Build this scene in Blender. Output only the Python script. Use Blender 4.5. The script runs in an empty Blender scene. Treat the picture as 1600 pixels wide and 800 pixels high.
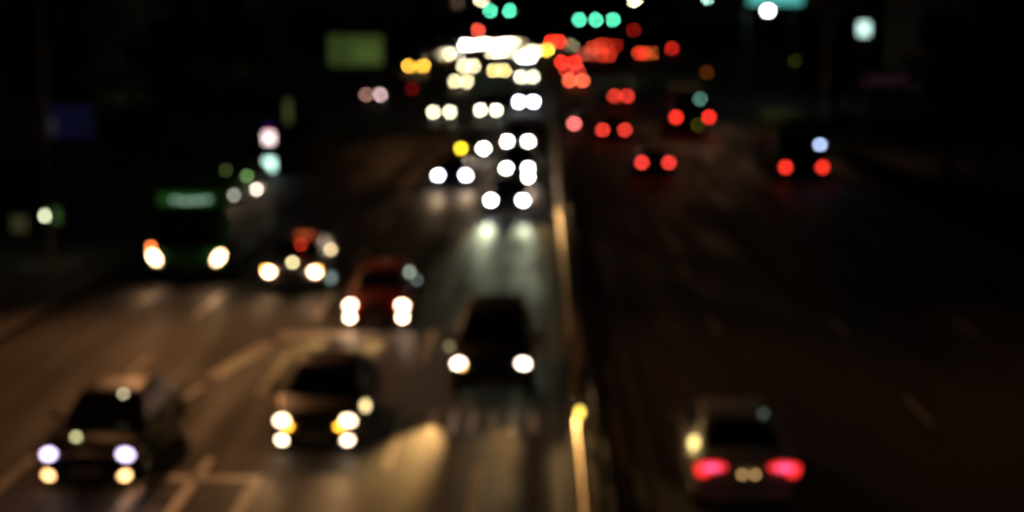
import bpy, bmesh, math, random
from mathutils import Vector, Matrix
random.seed(7)
R = math.radians
S = bpy.context.scene
COL = S.collection

# ------------------------------------------------------------------ camera, sky, moon, exposure
FPX = 2600.0; HCAM = 8.5; CX, CY = 800.0, 400.0     # focal length in pixels of the 1600 px frame
PITCH = math.atan((CY - 22) / FPX); YAW = math.atan((848 - CX) / FPX)
FOCUS = 3.0; COC = 24.5
cd = bpy.data.cameras.new('camera'); cam = bpy.data.objects.new('camera', cd); COL.objects.link(cam)
cam.location = (0, 0, HCAM); cam.rotation_euler = (R(90) - PITCH, 0, YAW)
cd.sensor_width = 36; cd.lens = FPX / 1600 * 36; cd.clip_start = .1; cd.clip_end = 6000
cd.dof.use_dof = True; cd.dof.focus_distance = FOCUS
cd.dof.aperture_fstop = cd.lens / ((COC / 1600 * 36) * FOCUS * 1000 / cd.lens)
S.camera = cam
w = bpy.data.worlds.new('World'); S.world = w; w.use_nodes = True
nt = w.node_tree; sky = nt.nodes.new('ShaderNodeTexSky'); sky.sky_type = 'NISHITA'; sky.sun_disc = False
sky.sun_elevation = R(22); sky.sun_rotation = R(150)
bg = nt.nodes['Background']; nt.links.new(sky.outputs[0], bg.inputs[0]); bg.inputs[1].default_value = 0.00022
ml = bpy.data.lights.new('moon', 'SUN'); ml.energy = .003; ml.angle = R(.5); ml.color = (.85, .92, 1)
mo = bpy.data.objects.new('moon', ml); COL.objects.link(mo); mo.rotation_euler = (R(68), 0, R(150))
S.view_settings.view_transform = 'Standard'; S.view_settings.look = 'None'; S.view_settings.exposure = 0
S.view_settings.gamma = 1
cy = S.cycles
cy.use_denoising = True; cy.denoiser = 'OPENIMAGEDENOISE'; cy.use_adaptive_sampling = False
cy.max_bounces = 3; cy.diffuse_bounces = 1; cy.glossy_bounces = 2; cy.sample_clamp_indirect = 1.0
cy.caustics_reflective = False; cy.caustics_refractive = False; cy.filter_width = 1.8
MW = Matrix.Rotation(YAW, 3, 'Z') @ Matrix.Rotation(R(90) - PITCH, 3, 'X')

def ray(px, py): return MW @ Vector(((px - CX) / FPX, -(py - CY) / FPX, -1))
def ground(px, py, h=0.0):          # the point of the horizontal plane z = h seen at a pixel
    d = ray(px, py); t = (h - HCAM) / d.z; return Vector((d.x * t, d.y * t, h))
def atY(px, py, Y):                 # the point at distance Y seen at a pixel
    d = ray(px, py); t = Y / d.y; return Vector((d.x * t, Y, HCAM + d.z * t))

# ------------------------------------------------------------------ materials
MATS = {}
def mat(name, col, rough=.6, metal=0.0, spec=.5, noise=0.0, scale=8.0, bump=0.0, coat=0.0, col2=None):
    if name in MATS: return MATS[name]
    m = bpy.data.materials.new(name); m.use_nodes = True; n = m.node_tree; b = n.nodes['Principled BSDF']
    b.inputs['Base Color'].default_value = (*col, 1); b.inputs['Roughness'].default_value = rough
    b.inputs['Metallic'].default_value = metal; b.inputs['Specular IOR Level'].default_value = spec
    b.inputs['Coat Weight'].default_value = coat; b.inputs['Coat Roughness'].default_value = .16
    if noise or bump or col2:
        tc = n.nodes.new('ShaderNodeTexCoord'); tx = n.nodes.new('ShaderNodeTexNoise')
        tx.inputs['Scale'].default_value = scale; tx.inputs['Detail'].default_value = 6
        n.links.new(tc.outputs['Object'], tx.inputs['Vector'])
        rp = n.nodes.new('ShaderNodeValToRGB'); rp.color_ramp.elements[0].position = .35; rp.color_ramp.elements[1].position = .68
        c2 = col2 or tuple(c * (1 - noise) for c in col)
        rp.color_ramp.elements[0].color = (*c2, 1); rp.color_ramp.elements[1].color = (*[min(1, c * (1 + noise)) for c in col], 1)
        n.links.new(tx.outputs['Fac'], rp.inputs[0]); n.links.new(rp.outputs[0], b.inputs['Base Color'])
        if bump:
            bp = n.nodes.new('ShaderNodeBump'); bp.inputs['Strength'].default_value = bump; bp.inputs['Distance'].default_value = .02
            n.links.new(tx.outputs['Fac'], bp.inputs['Height']); n.links.new(bp.outputs[0], b.inputs['Normal'])
    MATS[name] = m; return m
def emis(col, e, sampling='NONE'):
    key = 'lit_%s_%.3g_%s' % ('_'.join('%.3f' % c for c in col), e, sampling)
    if key in MATS: return MATS[key]
    m = bpy.data.materials.new('lit_lens'); m.use_nodes = True; b = m.node_tree.nodes['Principled BSDF']
    b.inputs['Base Color'].default_value = (.02, .02, .02, 1); b.inputs['Specular IOR Level'].default_value = .2
    b.inputs['Emission Color'].default_value = (*col, 1); b.inputs['Emission Strength'].default_value = e
    m.cycles.emission_sampling = sampling
    MATS[key] = m; return m
def lamp_mat(col, B, area, d):
    """radiance a lamp of this area needs, seen from d metres, for its lens-blur disc to show brightness B"""
    a = area * (FPX / d) ** 2; c = math.pi / 4 * (COC * max(.2, 1 - FOCUS / d)) ** 2
    return emis(col, float('%.2g' % (B / min(1.0, a / c))))
WHITE = (1, .86, .66); COOL = (.86, .88, 1); CREAM = (1, .86, .52); YEL = (1, .74, .25); AMBER = (1, .42, .03)
RED = (1, .035, .02); ORED = (1, .10, .03); SAL = (1, .2, .12); PINK = (1, .12, .16)

glass = mat('tinted_glass', (.008, .009, .010), .25, spec=.2)
pglass = mat('window_glass', (.01, .012, .014), .5, spec=.15)
rubber = mat('rubber', (.015, .015, .015), .85)
rimm = mat('alloy', (.35, .35, .36), .35, metal=.8)
trim = mat('black_trim', (.012, .012, .012), .5)
chrome = mat('chrome', (.5, .5, .5), .2, metal=1)
lensoff = mat('clear_lens', (.25, .25, .25), .15)
redoff = mat('red_lens', (.18, .01, .01), .25)
plate = mat('number_plate', (.22, .22, .2), .5)
paints = {k: mat('paint_' + k, c, .4, metal=.1, coat=.15, noise=.06, scale=3) for k, c in dict(
    black=(.005, .005, .006), charcoal=(.012, .012, .013), white=(.6, .6, .58), silver=(.3, .31, .32), red=(.17, .004, .003),
    blue=(.02, .04, .14), green=(.015, .13, .03), orange=(.4, .12, .02), navy=(.012, .02, .05), beige=(.3, .26, .2), brown=(.07, .04, .025),
    skyblue=(.05, .12, .3), yellow=(.5, .33, .04)).items()}
paints['bus_green'] = mat('paint_bus_green', (.015, .17, .03), .6, spec=.25, noise=.08, scale=2)
paints['bus_pale'] = mat('paint_bus_pale', (.4, .38, .33), .6, spec=.25, noise=.08, scale=2)
galv = mat('galvanised_steel', (.28, .28, .27), .5, metal=.5, noise=.15, scale=5)
darksteel = mat('dark_steel', (.05, .052, .05), .5, metal=.4, noise=.15, scale=6)
concrete = mat('concrete', (.28, .27, .25), .85, noise=.2, scale=2.5, bump=.3)
bark = mat('bark', (.06, .042, .03), .9, noise=.3, scale=9, bump=.6)

# ------------------------------------------------------------------ mesh helpers
def tag(o, label=None, cat=None, group=None, kind=None):
    if label: o['label'] = label
    if cat: o['category'] = cat
    if group: o['group'] = group
    if kind: o['kind'] = kind
    return o
def empty(name, loc, rz=0, **k):
    o = bpy.data.objects.new(name, None); COL.objects.link(o); o.location = loc; o.rotation_euler = (0, 0, rz)
    o.empty_display_size = .3; return tag(o, **k)
def finish(bm, name, smooth=True):
    bmesh.ops.recalc_face_normals(bm, faces=bm.faces[:])
    me = bpy.data.meshes.new(name); bm.to_mesh(me); bm.free()
    if smooth:
        for p in me.polygons: p.use_smooth = True
        me.set_sharp_from_angle(angle=R(38))
    me.materials.append(None); return me
MC = {}
def part(name, key, fn, m, parent=None, loc=(0, 0, 0), rot=(0, 0, 0), scale=None, **k):
    if key is None or key not in MC:
        bm = bmesh.new(); fn(bm); me = finish(bm, name)
        if key is not None: MC[key] = me
    else: me = MC[key]
    o = bpy.data.objects.new(name, me); COL.objects.link(o)
    o.material_slots[0].link = 'OBJECT'; o.material_slots[0].material = m
    o.parent = parent; o.location = loc; o.rotation_euler = rot
    if scale: o.scale = scale
    return tag(o, **k)
def box(bm, c, s, bev=0.0, rot=None):
    r = bmesh.ops.create_cube(bm, size=1); vs = r['verts']
    for v in vs: v.co = Vector((v.co.x * s[0], v.co.y * s[1], v.co.z * s[2]))
    if bev:
        es = list({e for v in vs for e in v.link_edges})
        q = bmesh.ops.bevel(bm, geom=es, offset=bev, segments=2, affect='EDGES', profile=.6)
        vs = list({v for v in q['verts']} | {v for v in vs if v.is_valid})
    for v in vs:
        if rot is not None: v.co = rot @ v.co
        v.co += Vector(c)
def tube(bm, a, b, r0, r1=None, n=10):
    a = Vector(a); b = Vector(b); r1 = r0 if r1 is None else r1
    q = (b - a).to_track_quat('Z', 'Y'); rs = []
    for p, r in ((a, r0), (b, r1)):
        rs.append([bm.verts.new(p + q @ Vector((math.cos(t) * r, math.sin(t) * r, 0))) for t in [2 * math.pi * i / n for i in range(n)]])
    for i in range(n): bm.faces.new((rs[0][i], rs[0][(i + 1) % n], rs[1][(i + 1) % n], rs[1][i]))
    bm.faces.new(rs[0][::-1]); bm.faces.new(rs[1])
def loft(bm, rings, caps=True):
    vr = [[bm.verts.new(p) for p in r] for r in rings]; n = len(vr[0])
    for a, b in zip(vr, vr[1:]):
        for i in range(n): bm.faces.new((a[i], a[(i + 1) % n], b[(i + 1) % n], b[i]))
    if caps: bm.faces.new(vr[0][::-1]); bm.faces.new(vr[-1])
def ellipsoid(bm, r, seg=14):
    q = bmesh.ops.create_uvsphere(bm, u_segments=seg, v_segments=8, radius=1)
    for v in q['verts']: v.co = Vector((v.co.x * r[0], v.co.y * r[1], v.co.z * r[2]))
def pane(bm, q, inset=.06, off=.008, th=.012):
    q = [Vector(p) for p in q]; c = sum(q, Vector()) / 4; q = [p + (c - p) * inset for p in q]
    n = (q[1] - q[0]).cross(q[3] - q[0]).normalized()
    loft(bm, [[p + n * (off - th) for p in q], [p + n * off for p in q]])

# ------------------------------------------------------------------ cars
MODELS = dict(
    # L, W, H, stations (fraction of length from the front, top height), glasshouse: belt y0,y1, roof y0,y1 (from front), belt z
    sedan=dict(L=4.7, W=1.82, H=1.45, top=[(0, .56), (.02, .70), (.08, .80), (.24, .93), (.5, .97), (.8, 1.02), (.95, 1.0), (.985, .9), (1, .62)],
               g=(1.15, 4.1, 1.85, 3.25), bz=.93, wt=.60, hl=.66, wh=.32, tl=.84),
    hatchback=dict(L=4.1, W=1.75, H=1.5, top=[(0, .56), (.02, .70), (.08, .82), (.22, .95), (.5, .99), (.85, 1.02), (.97, .98), (1, .65)],
               g=(.92, 3.98, 1.6, 3.4), bz=.95, wt=.60, hl=.68, wh=.31, tl=.9),
    suv=dict(L=4.6, W=1.88, H=1.72, top=[(0, .62), (.015, .84), (.06, .97), (.22, 1.08), (.5, 1.12), (.9, 1.14), (.985, 1.1), (1, .7)],
               g=(1.05, 4.5, 1.75, 4.1), bz=1.07, wt=.67, hl=.80, wh=.36, tl=1.0),
    van=dict(L=5.0, W=1.92, H=1.95, top=[(0, .62), (.015, .88), (.05, 1.0), (.14, 1.12), (.5, 1.15), (.9, 1.15), (.985, 1.1), (1, .7)],
               g=(.75, 4.93, 1.45, 4.75), bz=1.1, wt=.76, hl=.78, wh=.34, tl=1.0))
def body_bm(mod):
    def f(bm):
        L, W = mod['L'], mod['W'] / 2; wr = mod['wh'] + .06; tops = mod['top']
        def top(y):
            u = y / L
            for (a, za), (b, zb) in zip(tops, tops[1:]):
                if a <= u <= b: return za + (zb - za) * (u - a) / max(1e-6, b - a)
            return tops[-1][1]
        ys = {t[0] * L for t in tops} | {.5, L - .5, L * .4, L * .6}
        wc = (.85, L - .95)
        for c in wc:
            for k in (-1.01, -1, -.8, -.5, 0, .5, .8, 1, 1.01): ys.add(c + k * wr)
        rings = []
        for y in sorted(ys):
            e = min(y, L - y); wd = W * (.80 + .20 * min(1, (e / .55)) ** .45) if e < .55 else W
            zb = .30 if e < .1 else .22
            for c in wc:
                k = abs(y - c) / wr
                if k <= 1: zb = max(zb, mod['wh'] + wr * math.sqrt(max(0, 1 - k * k)))
            zt = top(y); zb = min(zb, zt - .16); h = zt - zb
            half = [(.82 * wd, zb), (.97 * wd, zb + .1 * h), (wd, zb + .35 * h), (.985 * wd, zb + .68 * h), (.94 * wd, zt - .1 * h), (.82 * wd, zt)]
            pts = half + [(0, zt + .03)] + [(-x, z) for x, z in half[::-1]]
            rings.append([(x, y - L / 2, z) for x, z in pts])
        loft(bm, rings)
        g = gh(mod)
        def rr(hw, y0, y1, z, c=.1):
            return [(hw, y0 + c, z), (hw, y1 - c, z), (hw - c, y1, z), (-hw + c, y1, z), (-hw, y1 - c, z), (-hw, y0 + c, z), (-hw + c, y0, z), (hw - c, y0, z)]
        b, t = g
        loft(bm, [rr(b[0], b[1], b[2], b[3] - .06, .03), rr(b[0], b[1], b[2], b[3], .03), rr(t[0], t[1], t[2], t[3], .04),
                  rr(t[0] - .04, t[1] + .07, t[2] - .07, t[3] + .035, .08), rr(t[0] - .2, t[1] + .3, t[2] - .3, t[3] + .055, .1)])
        # sills and door seams read as slim strips
        for s in (-1, 1): box(bm, (s * (W - .02), 0, .27), (.06, L - 2 * wr - 1.9, .08), .015)
    return f
def gh(mod):
    L = mod['L']; g = mod['g']
    return ((mod['W'] / 2 * .86, g[0] - L / 2, g[1] - L / 2, mod['bz']), (mod['wt'], g[2] - L / 2, g[3] - L / 2, mod['H'] - .055))
def wheel(parent, key, r, loc, wdt=.2):
    o = part('wheel', key + 'tyre', lambda bm: tyre(bm, r, wdt), rubber, parent, loc)
    part('rim', key + 'rim', lambda bm: rim(bm, r * .66, wdt), rimm, o)
def tyre(bm, r, wd):
    prof = [(-wd / 2, r * .62), (-wd / 2, r * .93), (-wd * .36, r), (wd * .36, r), (wd / 2, r * .93), (wd / 2, r * .62)]
    n = 22; vr = []
    for i in range(n):
        t = 2 * math.pi * i / n; vr.append([bm.verts.new((x, math.cos(t) * q, math.sin(t) * q)) for x, q in prof])
    for i in range(n):
        a, b = vr[i], vr[(i + 1) % n]
        for j in range(6): bm.faces.new((a[j], a[(j + 1) % 6], b[(j + 1) % 6], b[j]))
def rim(bm, r, wd):
    tube(bm, (-wd * .3, 0, 0), (wd * .3, 0, 0), r * .25, n=10)
    for k in range(5):
        t = 2 * math.pi * k / 5; d = Vector((0, math.cos(t), math.sin(t)))
        for s in (-1, 1): tube(bm, Vector((s * wd * .38, 0, 0)) + d * r * .1, Vector((s * wd * .38, 0, 0)) + d * r, r * .14, r * .1, 6)
    tube(bm, (-wd * .2, 0, 0), (wd * .2, 0, 0), r, n=18)
BEAM = .22
LENS = (.13, .05, .085)
HAREA = math.pi * .13 * .085
def lens(name, key, r, m, parent, loc, rot=(0, 0, 0), **k):
    return part(name, 'lens' + key + str(r), lambda bm: ellipsoid(bm, r), m, parent, loc, rot, **k)
def beam(parent, power, col, loc, aim, size=46, blend=1.0):
    l = bpy.data.lights.new('headlight_beam', 'SPOT'); l.energy = power; l.color = col; l.spot_size = R(size); l.spot_blend = blend
    l.shadow_soft_size = .06
    o = bpy.data.objects.new('headlight_beam', l); COL.objects.link(o); o.parent = parent; o.location = loc
    o.rotation_euler = Vector(aim).to_track_quat('-Z', 'Y').to_euler(); return o

def car(model, px, py, label, paint='charcoal', face='front', sep=None, head=(WHITE, 4), fog=None, turn=None, tail=None, beams=0, beamcol=(1, .82, .6),
        group=None, far=False, turn_out=False, aim=None, bsize=46, spill=0, cat='car', one=None, name=None):
    """px,py: pixel midway between the lit lamps"""
    mod = MODELS[model]; L, W, H = mod['L'], mod['W'], mod['H']; hz = mod['hl'] if face == 'front' else mod['tl']
    p = ground(px, py, hz); rz = 0 if face == 'front' else math.pi
    t = empty(name or {'sedan': 'sedan', 'hatchback': 'hatchback', 'suv': 'suv', 'van': 'van'}[model], (p.x, p.y + L / 2 - .05, 0), rz, label=label, cat=cat, group=group)
    P = paints[paint]; k = model; d = p.y; f = -L / 2
    part('body', k + 'body', body_bm(mod), P, t)
    b, tt = gh(mod)
    A = lambda s, q, e: (s * q[0], q[e], q[3])
    wsp = [A(-1, b, 1), A(1, b, 1), A(1, tt, 1), A(-1, tt, 1)]; rwp = [A(1, b, 2), A(-1, b, 2), A(-1, tt, 2), A(1, tt, 2)]
    part('windshield', k + 'ws', lambda bm: pane(bm, wsp, .09), glass, t)
    part('rear_window', k + 'rw', lambda bm: pane(bm, rwp, .14), glass, t)
    for s in (-1, 1):
        B0, B1, T1, T0 = (s * b[0], b[1], b[3]), (s * b[0], b[2], b[3]), (s * tt[0], tt[2], tt[3]), (s * tt[0], tt[1], tt[3])
        def side(bm, u0=0, u1=1):
            l = lambda a, c, u: Vector(a).lerp(Vector(c), u)
            q = [l(B0, B1, u0), l(B0, B1, u1), l(T0, T1, u1), l(T0, T1, u0)]
            pane(bm, q if s > 0 else [q[1], q[0], q[3], q[2]], .10)
        part('side_window', k + 'sa%d' % s, lambda bm: side(bm, .02, .49), glass, t)
        part('side_window', k + 'sb%d' % s, lambda bm: side(bm, .51, .98), glass, t)
        m = part('side_mirror', k + 'mir%d' % s, lambda bm: (ellipsoid(bm, (.12, .07, .08)), tube(bm, (0, 0, -.02), (-s * .2, .02, -.06), .02)), P, t,
                 (s * (b[0] + .22), b[1] + .42, b[3] + .08))
        for yy in (.85, L - .95): wheel(t, k, mod['wh'], (s * (W / 2 - .115), yy - L / 2, mod['wh']))
    # front end
    hy = f + .045; hx = (sep or 1.34) / 2
    part('grille', k + 'gr', lambda bm: [box(bm, (0, 0, q * .045), (.66, .03, .018), .004) for q in (-1.5, -.5, .5, 1.5)] + [box(bm, (0, .012, 0), (.7, .02, .19), .004)], trim, t, (0, f - .012, hz - .1))
    part('front_bumper', k + 'fb', lambda bm: box(bm, (0, 0, 0), (W * .78, .14, .16), .05), trim if model in ('suv', 'van') else P, t, (0, f + .02, .33))
    part('rear_bumper', k + 'rb', lambda bm: box(bm, (0, 0, 0), (W * .78, .14, .18), .05), trim if model in ('suv', 'van') else P, t, (0, -f - .02, .36))
    part('number_plate', 'plate', lambda bm: box(bm, (0, 0, 0), (.5, .015, .11), .004), plate, t, (0, f - .06, .36))
    part('number_plate', 'plate', None, plate, t, (0, -f + .075 if model in ('suv', 'van') else -f + .02, .62 if model in ('suv', 'van') else .66))
    # lights (vehicles far down the road have bigger lamp clusters)
    fs = 1.45 if d > 150 else 1.0; HA = HAREA * fs * fs; LN = tuple(v * fs for v in LENS)
    isf = face == 'front'
    for i, s in enumerate((-1, 1)):
        colh, B = head[0], head[1]
        if isf and one and one[i]: colh, B = one[i]
        hm = lamp_mat(colh, B, HA, d) if (isf and B) else lensoff
        h = lens('headlight', 'h', LN, hm, t, (s * hx, hy, hz), (0, s * R(14), s * R(16)))
        if beams and isf:
            # low beam with its hot spot thrown to the driver's right; the lens is turned, so turn the aim back
            mt = (Matrix.Rotation(s * R(16), 3, 'Z') @ Matrix.Rotation(s * R(14), 3, 'Y')).inverted()
            if spill and s > 0: beam(h, spill, (1, .62, .24), (0, -.07, 0), mt @ Vector((.24, -1, 0)), 26)
            beam(h, beams * BEAM * (.08 if 19 < bsize < 28 and s > 0 else 1), beamcol, (0, -.17, 0), mt @ Vector(aim or (-.17, -1, -.14)), bsize)
        if fog and isf: lens('fog_light', 'f', (.10, .04, .075), lamp_mat(fog[0], fog[1], math.pi * .0075, d), t, (s * (hx - .02 if model == 'sedan' else hx), f - .03 if model != 'sedan' else f - .02, .30 if model == 'sedan' else .36))
        if turn and isf and turn[2][i]:
            lens('turn_indicator', 't', (.07, .04, .05), lamp_mat(turn[0], turn[1], math.pi * .0035, d), t, (s * (hx + turn[3] * .15), hy - .02, hz - .05 + (.12 if turn[3] > .5 else 0)))
        if not isf:
            tc = tail or (RED, 1.0); lit = True
            if one and one[i] is not None:
                tc = one[i]; lit = tc[1] > 0
            r = LN if far or not turn_out else None
            if r: lens('tail_light', 'r', r, lamp_mat(tc[0], tc[1], HA, d) if lit else redoff, t, (s * (hx + .03), -f - .02, hz))
        else: lens('tail_light', 'r', (.13, .05, .085), redoff, t, (s * (hx + .03), -f - .03, mod['tl']))
    return t, p

# ------------------------------------------------------------------ buses
def bus_mesh(L, W, H, zs=.35):
    def f(bm):
        rings = []; wc = (2.4, L - 3.0); wr = .58; ys = {0, .03, .12, .3, L - .3, L - .1, L - .02, L}
        for c in wc:
            for k in (-1.01, -1, -.8, -.5, 0, .5, .8, 1, 1.01): ys.add(c + k * wr)
        for y in sorted(ys):
            e = min(y, L - y); q = min(1, (e / .3)) ** .5; wd = W / 2 * (.93 + .07 * q); ht = H - .16 * (1 - q); zb = zs
            for c in wc:
                k = abs(y - c) / wr
                if k <= 1: zb = max(zb, .5 + wr * math.sqrt(max(0, 1 - k * k)) * .95)
            half = [(.9 * wd, zb), (wd, zb + .06), (wd, 1.15), (wd, 2.2), (wd * .97, ht - .22), (wd * .9, ht - .06), (wd * .72, ht)]
            pts = half + [(0, ht + .03)] + [(-x, z) for x, z in half[::-1]]
            rings.append([(x, y - L / 2, z) for x, z in pts])
        loft(bm, rings)
        box(bm, (0, .3 * L, H + .1), (1.6, 2.4, .2), .06)                      # roof air unit
    return f
def bus(px, py, hz, label, paint, face, L=11.0, sep=2.0, H=3.05, group=None, head=((1, .58, .34), 8)):
    W = 2.5; p = ground(px, py, hz); d = p.y; rz = 0 if face == 'front' else math.pi
    t = empty('bus', (p.x, p.y + L / 2 - .05, 0), rz, label=label, cat='bus', group=group)
    P = paints[paint]; f = -L / 2; k = 'bus%g' % L
    part('body', k, bus_mesh(L, W, H), P, t)
    part('windshield', k + 'w', lambda bm: pane(bm, [(-1.1, f - .005, 1.15), (1.1, f - .005, 1.15), (1.08, f - .005, 2.4), (-1.08, f - .005, 2.4)], 0, .012), glass, t)
    part('rear_window', k + 'r', lambda bm: pane(bm, [(1.0, -f + .005, 1.5), (-1.0, -f + .005, 1.5), (-.98, -f + .005, 2.35), (.98, -f + .005, 2.35)], 0, .012), glass, t)
    n = int(L / 1.5) - 1
    for s in (-1, 1):
        for i in range(n):
            y0 = f + 1.5 + i * 1.45
            q = [(s * 1.247, y0, 1.35), (s * 1.247, y0 + 1.32, 1.35), (s * 1.247, y0 + 1.32, 2.2), (s * 1.247, y0, 2.2)]
            if s < 0: q = q[::-1]
            part('side_window', None, lambda bm, q=q: pane(bm, q, .02), glass, t)
        for yy in (2.4, L - 3.0): wheel(t, 'bus', .5, (s * 1.08, yy - L / 2, .5), .3)
        m = part('side_mirror', 'bmir%d' % s, lambda bm: (box(bm, (0, 0, 0), (.16, .1, .34), .04), tube(bm, (0, 0, .15), (-s * .25, .1, .35), .02)), trim, t, (s * 1.45, f - .08, 2.0))
    part('door', k + 'd', lambda bm: [box(bm, (1.262, f + .75 + q * .55, 1.35), (.02, .5, 1.8), .006) for q in (0, 1)], glass, t) if face == 'front' else None
    part('front_bumper', k + 'fb', lambda bm: box(bm, (0, f - .02, .48), (2.3, .14, .26), .05), trim, t)
    part('rear_bumper', k + 'rb', lambda bm: box(bm, (0, -f + .02, .48), (2.3, .14, .26), .05), trim, t)
    part('number_plate', 'bplate', lambda bm: box(bm, (0, 0, 0), (.5, .02, .16), .004), plate, t, (0, f - .1, .5))
    for s in (-1, 1):
        if face == 'front':
            h = lens('headlight', 'bhf', (.11, .05, .22), lamp_mat(head[0], head[1], math.pi * .11 * .22, d), t, (s * sep / 2, f - .02, hz), (0, s * R(38), 0))
            beam(h, 330 * BEAM, (1, .55, .25), (0, -.09, 0), Matrix.Rotation(s * R(38), 3, 'Y').inverted() @ Vector((-.15, -1, -.14)), 50)
            lens('tail_light', 'br', (.09, .04, .2), redoff, t, (s * 1.0, -f + .01, 1.0))
        else:
            lens('tail_light', 'br2', (.14, .05, .14), lamp_mat(RED, 1.0, math.pi * .14 * .14, d), t, (s * sep / 2, -f + .02, hz))
            lens('headlight', 'bh', (.12, .05, .17), lensoff, t, (s * 1.0, f - .02, .75), (0, s * R(38), 0))
    return t, p

# ------------------------------------------------------------------ ground, roads
def sheet(name, pts, z, m, **k):
    def f(bm): bm.faces.new([bm.verts.new((x, y, z)) for x, y in pts])
    return part(name, None, f, m, kind='structure', **k)
asph = mat('asphalt', (.05, .047, .044), .42, spec=.5)
def asphalt_nodes(m):
    n = m.node_tree; b = n.nodes['Principled BSDF']; tc = n.nodes.new('ShaderNodeTexCoord')
    def noise(sc, det, vec=None):
        x = n.nodes.new('ShaderNodeTexNoise'); x.inputs['Scale'].default_value = sc; x.inputs['Detail'].default_value = det
        n.links.new(vec or tc.outputs['Object'], x.inputs['Vector']); return x
    mp = n.nodes.new('ShaderNodeMapping'); mp.inputs['Scale'].default_value = (1, .05, 1); n.links.new(tc.outputs['Object'], mp.inputs[0])
    mp2 = n.nodes.new('ShaderNodeMapping'); mp2.inputs['Scale'].default_value = (1, .22, 1); n.links.new(tc.outputs['Object'], mp2.inputs[0]); big = noise(.5, 4, mp2.outputs[0]); trk = noise(1.1, 3, mp.outputs[0]); fine = noise(60, 4)
    mx = n.nodes.new('ShaderNodeMath'); mx.operation = 'ADD'; n.links.new(big.outputs['Fac'], mx.inputs[0]); n.links.new(trk.outputs['Fac'], mx.inputs[1])
    r1 = n.nodes.new('ShaderNodeMapRange'); r1.inputs['From Min'].default_value = .7; r1.inputs['From Max'].default_value = 1.3
    r1.inputs['To Min'].default_value = .02; r1.inputs['To Max'].default_value = .07; n.links.new(mx.outputs[0], r1.inputs[0])
    cc = n.nodes.new('ShaderNodeCombineColor'); 
    for i, q in enumerate((1, .95, .88)):
        mm = n.nodes.new('ShaderNodeMath'); mm.operation = 'MULTIPLY'; mm.inputs[1].default_value = q; n.links.new(r1.outputs[0], mm.inputs[0]); n.links.new(mm.outputs[0], cc.inputs[i])
    n.links.new(cc.outputs[0], b.inputs['Base Color'])
    r2 = n.nodes.new('ShaderNodeMapRange'); r2.inputs['From Min'].default_value = .7; r2.inputs['From Max'].default_value = 1.3
    r2.inputs['To Min'].default_value = .42; r2.inputs['To Max'].default_value = .85; n.links.new(mx.outputs[0], r2.inputs[0]); n.links.new(r2.outputs[0], b.inputs['Roughness'])
    bp = n.nodes.new('ShaderNodeBump'); bp.inputs['Strength'].default_value = .35; bp.inputs['Distance'].default_value = .01
    n.links.new(fine.outputs['Fac'], bp.inputs['Height']); n.links.new(bp.outputs[0], b.inputs['Normal'])
asphalt_nodes(asph)
earth = mat('dark_earth', (.05, .05, .04), .95, noise=.3, scale=.3)
paving = mat('paving', (.16, .15, .135), .8, noise=.25, scale=1.2, bump=.2)
grassm = mat('grass_blades', (.05, .10, .025), .8, noise=.35, scale=2)
line = mat('road_paint', (.72, .68, .58), .45, noise=.28, scale=1.6)
yline = mat('yellow_road_paint', (.16, .10, .03), .45, noise=.2, scale=1.5)
sheet('ground', [(-2500, -300), (2500, -300), (2500, 5000), (-2500, 5000)], -.10, earth)
sheet('road', [(-14.2, -60), (.55, -60), (.55, 318), (-27, 318), (-20, 155), (-14.2, 125)], 0, asph)
sheet('road', [(1.25, -60), (15.4, -60), (15.4, 150), (20, 240), (27, 318), (1.25, 318)], 0, asph)
sheet('cross_street', [(-130, 318), (130, 318), (130, 352), (-130, 352)], 0, asph)
sheet('road', [(-30, 352), (30, 352), (30, 1500), (-30, 1500)], 0, asph)
def kerbed(name, pts, m, z=.13, **k):
    def f(bm):
        loft(bm, [[(x, y, -.09) for x, y in pts], [(x, y, z) for x, y in pts]])
    return part(name, None, f, m, kind='structure', **k)
kerbed('sidewalk', [(-14.2, -60), (-14.2, 125), (-20, 155), (-27, 317), (-60, 317), (-60, -60)], paving)
kerbed('sidewalk', [(15.4, -60), (15.4, 150), (20, 240), (27, 317), (60, 317), (60, -60)], paving)
kerbed('median', [(.55, -40), (1.25, -40), (1.25, 317), (.55, 317)], concrete, .18)
kerbed('kerb', [(-14.36, -60), (-14.2, -60), (-14.2, 125), (-14.36, 125)], concrete, .15)
kerbed('kerb', [(15.4, -60), (15.56, -60), (15.56, 150), (15.4, 150)], concrete, .15)

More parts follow.
